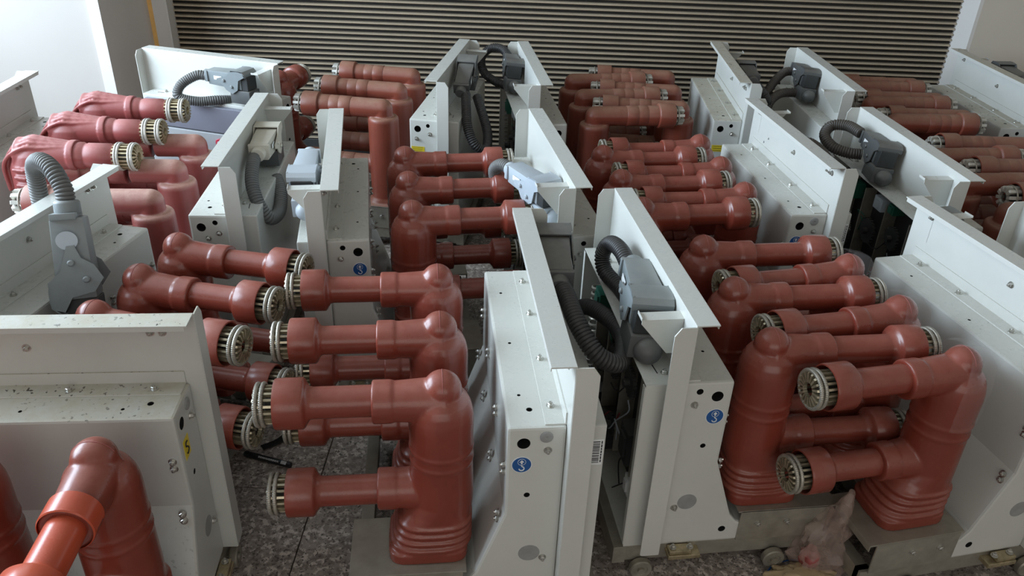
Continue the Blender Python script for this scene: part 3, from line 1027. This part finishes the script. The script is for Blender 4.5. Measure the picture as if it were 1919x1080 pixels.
# front row, middle pair
U['C1'] = r = breaker((-0.152, 1.425), 3.262, 1, 'nearest centre breaker, domed poles pointing left, black hose loop at its front')
ends(r, 1)
plate_label('barcode_label', r, Matrix.Translation((-0.289, WB, 0.475)) @ face_y(1) @ Matrix.Rotation(PI / 2, 4, 'Z'), 0.062, 0.024, M['print_white'], bars=1, lines=1, label='white barcode label')
connector(r, (-0.274, -0.195, 0.630), (math.radians(-3), 0, math.radians(-4)), 'dark').scale = (1.12, 1.15, 1.05)
hose(r, [(-0.27, -0.085, 0.622), (-0.277, -0.03, 0.618), (-0.289, 0.052, 0.598), (-0.322, 0.105, 0.56), (-0.375, 0.09, 0.53), (-0.409, -0.03, 0.515), (-0.39, -0.12, 0.51), (-0.355, -0.20, 0.49), (-0.32, -0.24, 0.43)], 0.0205, M['hose_black'])

U['C2'] = r = breaker((0.53, 1.63), 0.145, 1, 'breaker facing the nearest centre one, speckled grey plug on top, cover missing, poles pointing right', p=0.218, dx=-0.010, la=0.020, open_box=True)
ends(r, -1, cap=False)
connector(r, (-0.272, -0.110, 0.640), (math.radians(2), math.radians(4), math.radians(-5)), 'grey').scale = (1.15, 1.12, 1.1)
hose(r, [(-0.272, -0.005, 0.64), (-0.276, 0.06, 0.652), (-0.285, 0.125, 0.64), (-0.295, 0.150, 0.60), (-0.292, 0.125, 0.565), (-0.270, 0.06, 0.555), (-0.265, 0.0, 0.556)], 0.0195, M['hose_black'])

U['D1'] = r = breaker((0.905, 1.576), 3.379, 1, 'right front breaker with pale blue-white plate, domed poles pointing left under a plastic film', p=0.205, dx=0.030, la=0.0)
ends(r, 1)
connector(r, (-0.275, -0.235, 0.628), (0, 0, 0), 'grey')
hose(r, [(-0.272, -0.14, 0.622), (-0.285, -0.06, 0.61), (-0.33, 0.02, 0.56), (-0.38, 0.00, 0.53), (-0.37, -0.1, 0.50)], 0.02, M['hose_black'])

def film_mesh():
    b = bmesh.new(); rg = []
    for i in range(15):
        t = i / 14
        if t < 0.45: z, rr, cx = 0.44 + t / 0.45 * 0.095, 0.068, 0.0
        else:
            a_ = (t - 0.45) / 0.55 * PI / 2
            z, rr, cx = 0.535 + 0.076 * math.sin(a_), 0.004 + 0.064 * math.cos(a_) ** 0.7, -0.002
        ring = []
        for k in range(40):
            q = 2 * PI * k / 40
            d = noise.noise(Vector((math.cos(q) * 4, math.sin(q) * 4, z * 40))) * 0.0035
            ring.append(b.verts.new((cx + (rr + d) * math.cos(q), (rr + d) * math.sin(q), z + d)))
        rg.append(ring)
    for a_, c_ in zip(rg, rg[1:]):
        for k in range(40):
            if math.cos(2 * PI * (k + 0.5) / 40) < 0.45: b.faces.new((a_[k], a_[(k + 1) % 40], c_[(k + 1) % 40], c_[k]))
    return finish(b, 'plastic_film', M['clear'], True, 0, 180)


M['clear'] = film_material('clear_film', (0.85, 0.80, 0.80), 0.055)
FILM = film_mesh()
for ch in list(r.children):
    if ch.name.startswith('insulated_pole'):
        f_ = obj('plastic_film', FILM, M['clear'], ch); f_['label'] = 'crinkled clear plastic film over the dome'
U['F1'] = breaker((1.609, 1.666), 0.196, 1, 'breaker cut off by the right edge, only a side flange and plate corner showing', gus=False, detail=False, open_box=True)

U['A1'] = r = breaker((-0.897, 1.589), -0.163, 1, 'left breaker with a grey plug and hose slung over its plate onto the pole side', p=0.165, dx=0.055, la=-0.012, gus=False)
r2c = connector(r, (-0.078, -0.028, 0.610), frame((-0.14, 0.30, 0.93), (0.45, -0.85, 0.25)), 'grey', socket=False)
r2c.scale = (1.25, 1.2, 1.3)
bm = bmesh.new(); add_lathe(bm, [(0.017, 0), (0.017, 0.001), (0, 0.001)], (0.0335, 0.045, 0.002), (1, 0, 0), 24); obj('oval_window', finish(bm, 'oval_window', M['plug_light']), M['plug_light'], r2c)
hose(r, [(-0.096, 0.010, 0.728), (-0.104, 0.022, 0.765), (-0.135, 0.040, 0.800), (-0.185, 0.070, 0.803), (-0.245, 0.115, 0.765), (-0.262, 0.125, 0.70), (-0.265, 0.12, 0.62), (-0.265, 0.10, 0.55)], 0.0205, M['hose_grey'])

U['A0'] = r = breaker((-0.890, 0.988), -1.474, 1, 'nearest left breaker, cream top speckled with dirt, warm-lit orange-red arm pointing toward the camera', p=0.216, dx=0.02, la=-0.02, paint='white_dirty', gus=False, arm_red='red_warm_lit')
plate_label('warning_label', r, Matrix.Translation((-0.150, WB, 0.446)) @ face_y(1), 0.030, 0.044, M['yellow'], label='yellow warning label with black mark')
bm = bmesh.new(); add_tube(bm, spline([(0.004, 0.012, 0), (-0.004, 0.013, 0), (-0.006, 0.006, 0), (0.004, -0.002, 0), (0.005, -0.009, 0), (-0.003, -0.013, 0), (-0.006, -0.009, 0)], 0.002), 0.0016, 6)
o = obj('warning_mark', finish(bm, 'warning_mark', M['print_black']), M['print_black'], r); o.matrix_local = Matrix.Translation((-0.150, WB + 0.0012, 0.446)) @ face_y(1)
bolt_at(r, (-0.192, WB, 0.517), (0, 1, 0), CAP, 'blanking_cap')

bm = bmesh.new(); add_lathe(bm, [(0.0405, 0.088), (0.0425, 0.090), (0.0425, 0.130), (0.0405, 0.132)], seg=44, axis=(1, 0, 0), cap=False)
SLEEVE = finish(bm, 'warm_lit_collar', M['red_warm_lit'])  # shell added over the collar to carry the painted warm light
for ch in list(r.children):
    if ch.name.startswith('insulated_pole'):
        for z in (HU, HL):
            c_ = obj('warm_lit_collar', SLEEVE, M['red_warm_lit'], ch, (0, 0, z)); c_['label'] = 'collar coloured orange-red as if warmly lit'

# second row
U['B2'] = r = breaker((-0.314, 2.199), 0.178, 1, 'second-row breaker with blue hook label, seen end-on behind the nearest left-pointing domed poles')
ends(r, -1, cap=False)
connector(r, (-0.280, -0.120, 0.660), (math.radians(6), 0, math.radians(-4)), 'light')
U['C2b'] = r = breaker((0.32, 2.28), 0.184, 1, 'second-row breaker with a pale blue plug leaning on its plate, domed poles pointing right', open_box=True)
connector(r, (-0.305, -0.135, 0.628), frame((-0.42, 0.9, 0.05), (0.9, 0.42, 0)), 'light')
hose(r, [(-0.345, -0.048, 0.634), (-0.368, 0.0, 0.632), (-0.385, 0.035, 0.605), (-0.375, 0.055, 0.56), (-0.34, 0.05, 0.51), (-0.29, 0.03, 0.47)], 0.019, M['hose_grey'])
U['D2'] = r = breaker((0.644, 2.423), 3.277, 1, 'second-row breaker with plain white box and blue hook label, domed poles pointing left')
ends(r, 1)
plate_label('barcode_label', r, Matrix.Translation((-0.289, WB, 0.475)) @ face_y(1) @ Matrix.Rotation(PI / 2, 4, 'Z'), 0.062, 0.024, M['print_white'], bars=1, lines=1, label='white barcode label')
connector(r, (-0.272, -0.18, 0.60), (math.radians(4), 0, 0), 'grey', socket=False)
hose(r, [(-0.275, -0.085, 0.60), (-0.33, -0.10, 0.615), (-0.355, -0.02, 0.60), (-0.345, 0.09, 0.565), (-0.335, 0.19, 0.535), (-0.325, 0.25, 0.46)], 0.017, M['hose_brown'])
U['E2'] = r = breaker((1.431, 2.418), 0.101, 2, 'breaker with charcoal labelled plug and brown hose loop, wiring exposed in its coverless box', open_box=True)
connector(r, (-0.272, 0.085, 0.635), (0, math.radians(6), math.radians(-8)), 'dark')
hose(r, [(-0.285, 0.185, 0.65), (-0.305, 0.245, 0.655), (-0.345, 0.275, 0.645), (-0.375, 0.25, 0.62), (-0.365, 0.20, 0.598), (-0.325, 0.165, 0.59), (-0.285, 0.15, 0.59)], 0.0185, M['hose_brown'])
U['F2'] = breaker((1.825, 2.575), 3.215, 2, 'right-edge second-row breaker, only its dusty straight pole arms showing', detail=False)
U['B25'] = r = breaker((-1.035, 2.274), 3.223, 2, 'left middle breaker with cream plug and grey hose, smooth straight poles pointing left', la=0.02, red='red_tan')
connector(r, (-0.272, -0.035, 0.63), (0, 0, 0), 'cream')
hose(r, [(-0.262, 0.065, 0.625), (-0.262, 0.11, 0.61), (-0.268, 0.165, 0.575), (-0.29, 0.205, 0.53), (-0.315, 0.20, 0.485), (-0.325, 0.12, 0.47), (-0.32, 0.05, 0.50), (-0.30, 0.0, 0.53)], 0.0195, M['hose_grey'])
bolt_at(r, (-0.165, WB, 0.47), (0, 1, 0))
U['A2'] = breaker((-1.474, 2.453), 0.044, 3, 'left breaker with ribbed pink-red poles and bare brass contact rings', gus=False)

# back row
U['B3'] = r = breaker((-0.487, 3.188), 3.027, 2, 'back-row breaker left of the middle gap, yellow label, charcoal plug with two hanging hoses')
plate_label('yellow_label', r, Matrix.Translation((-0.150, WB, 0.425)) @ face_y(1), 0.050, 0.020, M['yellow'], lines=3, label='small yellow printed label')
bolt_at(r, (-0.145, WB, 0.465), (0, 1, 0))
connector(r, (-0.282, 0.045, 0.645), (math.radians(-22), 0, 0), 'dark')
hose(r, [(-0.30, 0.135, 0.60), (-0.312, 0.19, 0.565), (-0.33, 0.255, 0.51), (-0.362, 0.285, 0.455), (-0.40, 0.26, 0.43), (-0.395, 0.19, 0.47), (-0.36, 0.12, 0.53), (-0.33, 0.06, 0.57)], 0.0185, M['hose_black'])
U['C3'] = r = breaker((0.258, 3.198), 0.137, 2, 'back-row breaker right of the middle gap, dark plug with hose looping before the shutter', open_box=True)
connector(r, (-0.272, 0.165, 0.635), (0, math.radians(6), 0), 'dark')
hose(r, [(-0.275, 0.265, 0.645), (-0.30, 0.31, 0.665), (-0.345, 0.34, 0.66), (-0.385, 0.33, 0.62), (-0.375, 0.29, 0.57), (-0.33, 0.24, 0.545), (-0.29, 0.20, 0.54)], 0.0185, M['hose_black'])
U['D3'] = r = breaker((0.636, 3.31), 3.113, 2, 'back-row breaker with oil-streaked plate and dirty olive box top, poles pointing left', paint='white_dirty')
plate_label('yellow_label', r, Matrix.Translation((-0.150, WB, 0.425)) @ face_y(1), 0.044, 0.026, M['yellow'], lines=3, label='small yellow printed label')
connector(r, (-0.290, 0.0, 0.64), (0, 0, 0), 'dark')
hose(r, [(-0.30, 0.09, 0.63), (-0.335, 0.12, 0.60), (-0.365, 0.09, 0.56), (-0.38, 0.0, 0.53)], 0.0185, M['hose_black'])
U['E3'] = r = breaker((1.44, 3.258), 0.033, 2, 'back-row breaker with upright dark plug bearing a white tag and two grey hoses')
connector(r, (-0.270, 0.085, 0.64), (0, math.radians(6), 0), 'dark')
hose(r, [(-0.285, 0.175, 0.63), (-0.33, 0.16, 0.625), (-0.39, 0.10, 0.59), (-0.43, 0.04, 0.55), (-0.44, 0.0, 0.50)], 0.0185, M['hose_brown'])
hose(r, [(-0.27, 0.02, 0.57), (-0.32, 0.045, 0.575), (-0.38, 0.03, 0.57), (-0.43, -0.02, 0.54), (-0.445, -0.06, 0.47)], 0.0185, M['hose_brown'])
U['F3'] = r = breaker((1.735, 3.338), 3.181, 2, 'back-row breaker in the right corner against the beige wall, poles pointing left', paint='white_dirty')
connector(r, (-0.300, -0.04, 0.655), (0, 0, 0), 'dark')
U['A3'] = r = breaker((-1.125, 3.288), 1.305, 1, 'back left breaker facing the camera, grey plug lying on top, green and red buttons', detail=False, p=0.165, dx=-0.02, la=-0.16, k=0.897)
connector(r, (-0.300, -0.135, 0.64), (0, 0, math.radians(-4)), 'grey')
hose(r, [(-0.305, -0.035, 0.64), (-0.32, 0.0, 0.64), (-0.355, 0.045, 0.61), (-0.375, 0.050, 0.57), (-0.35, -0.01, 0.552), (-0.31, -0.07, 0.552), (-0.27, -0.10, 0.545)], 0.0185, M['hose_grey'])
bm = bmesh.new(); add_box(bm, (B2 - 0.012, 0, 0.478), (0.022, 0.50, 0.10)); o = obj('upper_cover', finish(bm, 'upper_cover', M['violet_grey'], False, 0.003), M['violet_grey'], r)
bm = bmesh.new(); add_box(bm, (B2 - 0.014, 0, 0.29), (0.026, 0.50, 0.268)); o = obj('control_panel', finish(bm, 'control_panel', M['white_grey'], False, 0.003), M['white_grey'], r)
bm = bmesh.new(); add_lathe(bm, [(0.017, 0), (0.017, 0.004), (0.014, 0.006), (0, 0.006)], seg=28); BTN = finish(bm, 'push_button', M['green'])
bm = bmesh.new(); add_box(bm, (0, 0, 0.0065), (0.0025, 0.016, 0.001)); MARK = finish(bm, 'button_mark', M['print_white'], False)
bm = bmesh.new(); add_lathe(bm, [(0.006, 0.006), (0.006, 0.007), (0.008, 0.007), (0.008, 0.006)], seg=20, cap=False); MARK0 = finish(bm, 'button_mark', M['print_white'], False)
for y, mt, mk, lb in ((0.05, 'green', MARK, 'green push button marked I'), (-0.068, 'button_red', MARK0, 'red push button marked O')):
    b_ = obj('push_button', BTN, M[mt], r); b_['label'] = lb
    b_.matrix_local = Matrix.Translation((B2 - 0.027, y, 0.39)) @ Matrix(((0, 0, -1), (-1, 0, 0), (0, 1, 0))).to_4x4()
    obj('button_mark', mk, M['print_white'], b_)

# ------------------------------------------------------------------ small things on the floor
pen = empty('marker_pen', (-0.628, 1.615, 0.0085), math.atan2(1.595 - 1.635, 0.139))
tag(pen, 'black marker pen with pale printed lines lying on the granite floor', 'pen')
bm = bmesh.new(); add_lathe(bm, [(0, -0.036), (0.0075, -0.036), (0.0082, -0.034), (0.0082, 0.062), (0.0075, 0.066), (0, 0.067)], axis=(1, 0, 0), seg=20); obj('barrel', finish(bm, 'barrel', M['pen_black']), M['pen_black'], pen)
bm = bmesh.new(); add_lathe(bm, [(0, -0.075), (0.006, -0.074), (0.0085, -0.070), (0.0085, -0.034), (0.0083, -0.034)], axis=(1, 0, 0), seg=20); obj('cap', finish(bm, 'cap', M['pen_black']), M['pen_black'], pen)
bm = bmesh.new()
rnd = random.Random(9)
for a0 in (0.45, 0.15):
    x = -0.028
    while x < 0.03:
        w = rnd.uniform(0.002, 0.006)
        add_box(bm, (x + w / 2, -0.0083 * math.sin(a0 + 0.35), 0.0083 * math.cos(a0 + 0.35)), (w, 0.0012, 0.0004), Matrix.Rotation(a0 + 0.35, 3, 'X')); x += w + 0.0015
obj('printed_text', finish(bm, 'printed_text', M['print_white'], False), M['print_white'], pen)
bm = bmesh.new(); x = 0.040
while x < 0.056:
    add_box(bm, (x, -0.0042, 0.0073), (0.001, 0.009, 0.0004), Matrix.Rotation(0.52, 3, 'X')); x += 0.002
obj('printed_bars', finish(bm, 'printed_bars', M['print_white'], False), M['print_white'], pen)

bm = bmesh.new()
path = spline([(-0.50, 1.97, 0.006), (-0.545, 1.86, 0.012), (-0.585, 1.765, 0.010), (-0.62, 1.70, 0.006), (-0.665, 1.665, 0.004)], 0.01)
prev = None
for i, q in enumerate(path):
    t = ((path[min(i + 1, len(path) - 1)] - path[max(i - 1, 0)])).normalized(); n = Vector((-t.y, t.x, 0.25)).normalized()
    cur = [bm.verts.new(q + n * 0.014), bm.verts.new(q - n * 0.014), bm.verts.new(q - n * 0.014 - Vector((0, 0, 0.003))), bm.verts.new(q + n * 0.014 - Vector((0, 0, 0.003)))]
    if prev:
        for a_ in range(4): bm.faces.new((prev[a_], prev[(a_ + 1) % 4], cur[(a_ + 1) % 4], cur[a_]))
    else: bm.faces.new(cur)
    prev = cur
bm.faces.new(prev)
tag(obj('strap', finish(bm, 'strap', M['pen_black']), M['pen_black']), 'dark curved strap lying on the floor behind the marker pen', 'strap')

bm = bmesh.new(); add_tube(bm, spline([(0.60, 1.28, 0.003), (0.635, 1.325, 0.003), (0.68, 1.345, 0.004), (0.715, 1.34, 0.01)], 0.006), 0.0016, 6)
tag(obj('thin_wire', finish(bm, 'thin_wire', M['blue']), M['blue']), 'thin dark blue wire on the floor beside the plastic bag', 'wire')


def crumple(name, secs, mat, amp, seed, n=56):
    """closed crumpled skin lofted through oval sections: (x, y, z, rx, ry)"""
    fine = []
    for a_, c_ in zip(secs, secs[1:]):
        for q in range(4): fine.append(tuple(u + (w - u) * q / 4 for u, w in zip(a_, c_)))
    secs = fine + [secs[-1]]
    b = bmesh.new(); rg = []
    for i, (x, y, z, rx, ry) in enumerate(secs):
        ring = []
        for k in range(n):
            t = 2 * PI * k / n
            v_ = Vector((x + rx * math.cos(t), y + ry * math.sin(t), z))
            d = noise.noise(Vector((v_.x * 26 + seed, v_.y * 26, v_.z * 16))) + 1.3 * abs(noise.noise(Vector((v_.x * 60, v_.y * 60 + seed, v_.z * 30)))) - 0.3
            f = 1 + amp * d
            ring.append(b.verts.new((x + rx * f * math.cos(t), y + ry * f * math.sin(t), max(0.001, z + amp * 0.012 * d))))
        rg.append(ring)
    for a_, c_ in zip(rg, rg[1:]):
        for k in range(n): b.faces.new((a_[k], a_[(k + 1) % n], c_[(k + 1) % n], c_[k]))
    b.faces.new(rg[0]); b.faces.new(rg[-1])
    return finish(b, name, mat, True, 0, 24)


bag = obj('plastic_bag', crumple('plastic_bag', [(0.745, 1.335, 0.001, 0.062, 0.04), (0.74, 1.335, 0.03, 0.064, 0.042), (0.74, 1.337, 0.07, 0.058, 0.040), (0.745, 1.34, 0.11, 0.046, 0.034),
                                         (0.757, 1.343, 0.15, 0.032, 0.026), (0.770, 1.345, 0.19, 0.020, 0.017), (0.778, 1.347, 0.225, 0.008, 0.008)], M['film'], 0.42, 1.3), M['film'])
tag(bag, 'crumpled translucent brownish plastic bag standing between the two front right breakers', 'bag')
ball = obj('wrapped_bundle', crumple('wrapped_bundle', [(0.712, 1.322, 0.012, 0.012, 0.012), (0.712, 1.322, 0.022, 0.020, 0.018), (0.712, 1.322, 0.040, 0.024, 0.021), (0.712, 1.322, 0.058, 0.022, 0.020), (0.714, 1.324, 0.070, 0.012, 0.012)], M['red_pink'], 0.25, 4.1), M['red_pink'])
tag(ball, 'small pink rounded bundle inside the crumpled translucent bag', 'bundle')
yb = obj('plastic_bag', crumple('plastic_bag', [(0.70, 1.285, 0.001, 0.085, 0.042), (0.70, 1.285, 0.012, 0.082, 0.040), (0.70, 1.287, 0.026, 0.060, 0.030), (0.70, 1.287, 0.034, 0.030, 0.016)], M['film_yellow'], 0.3, 7.7), M['film_yellow'])
tag(yb, 'yellowish flattened plastic bag on the floor at the bottom edge of the picture', 'bag')
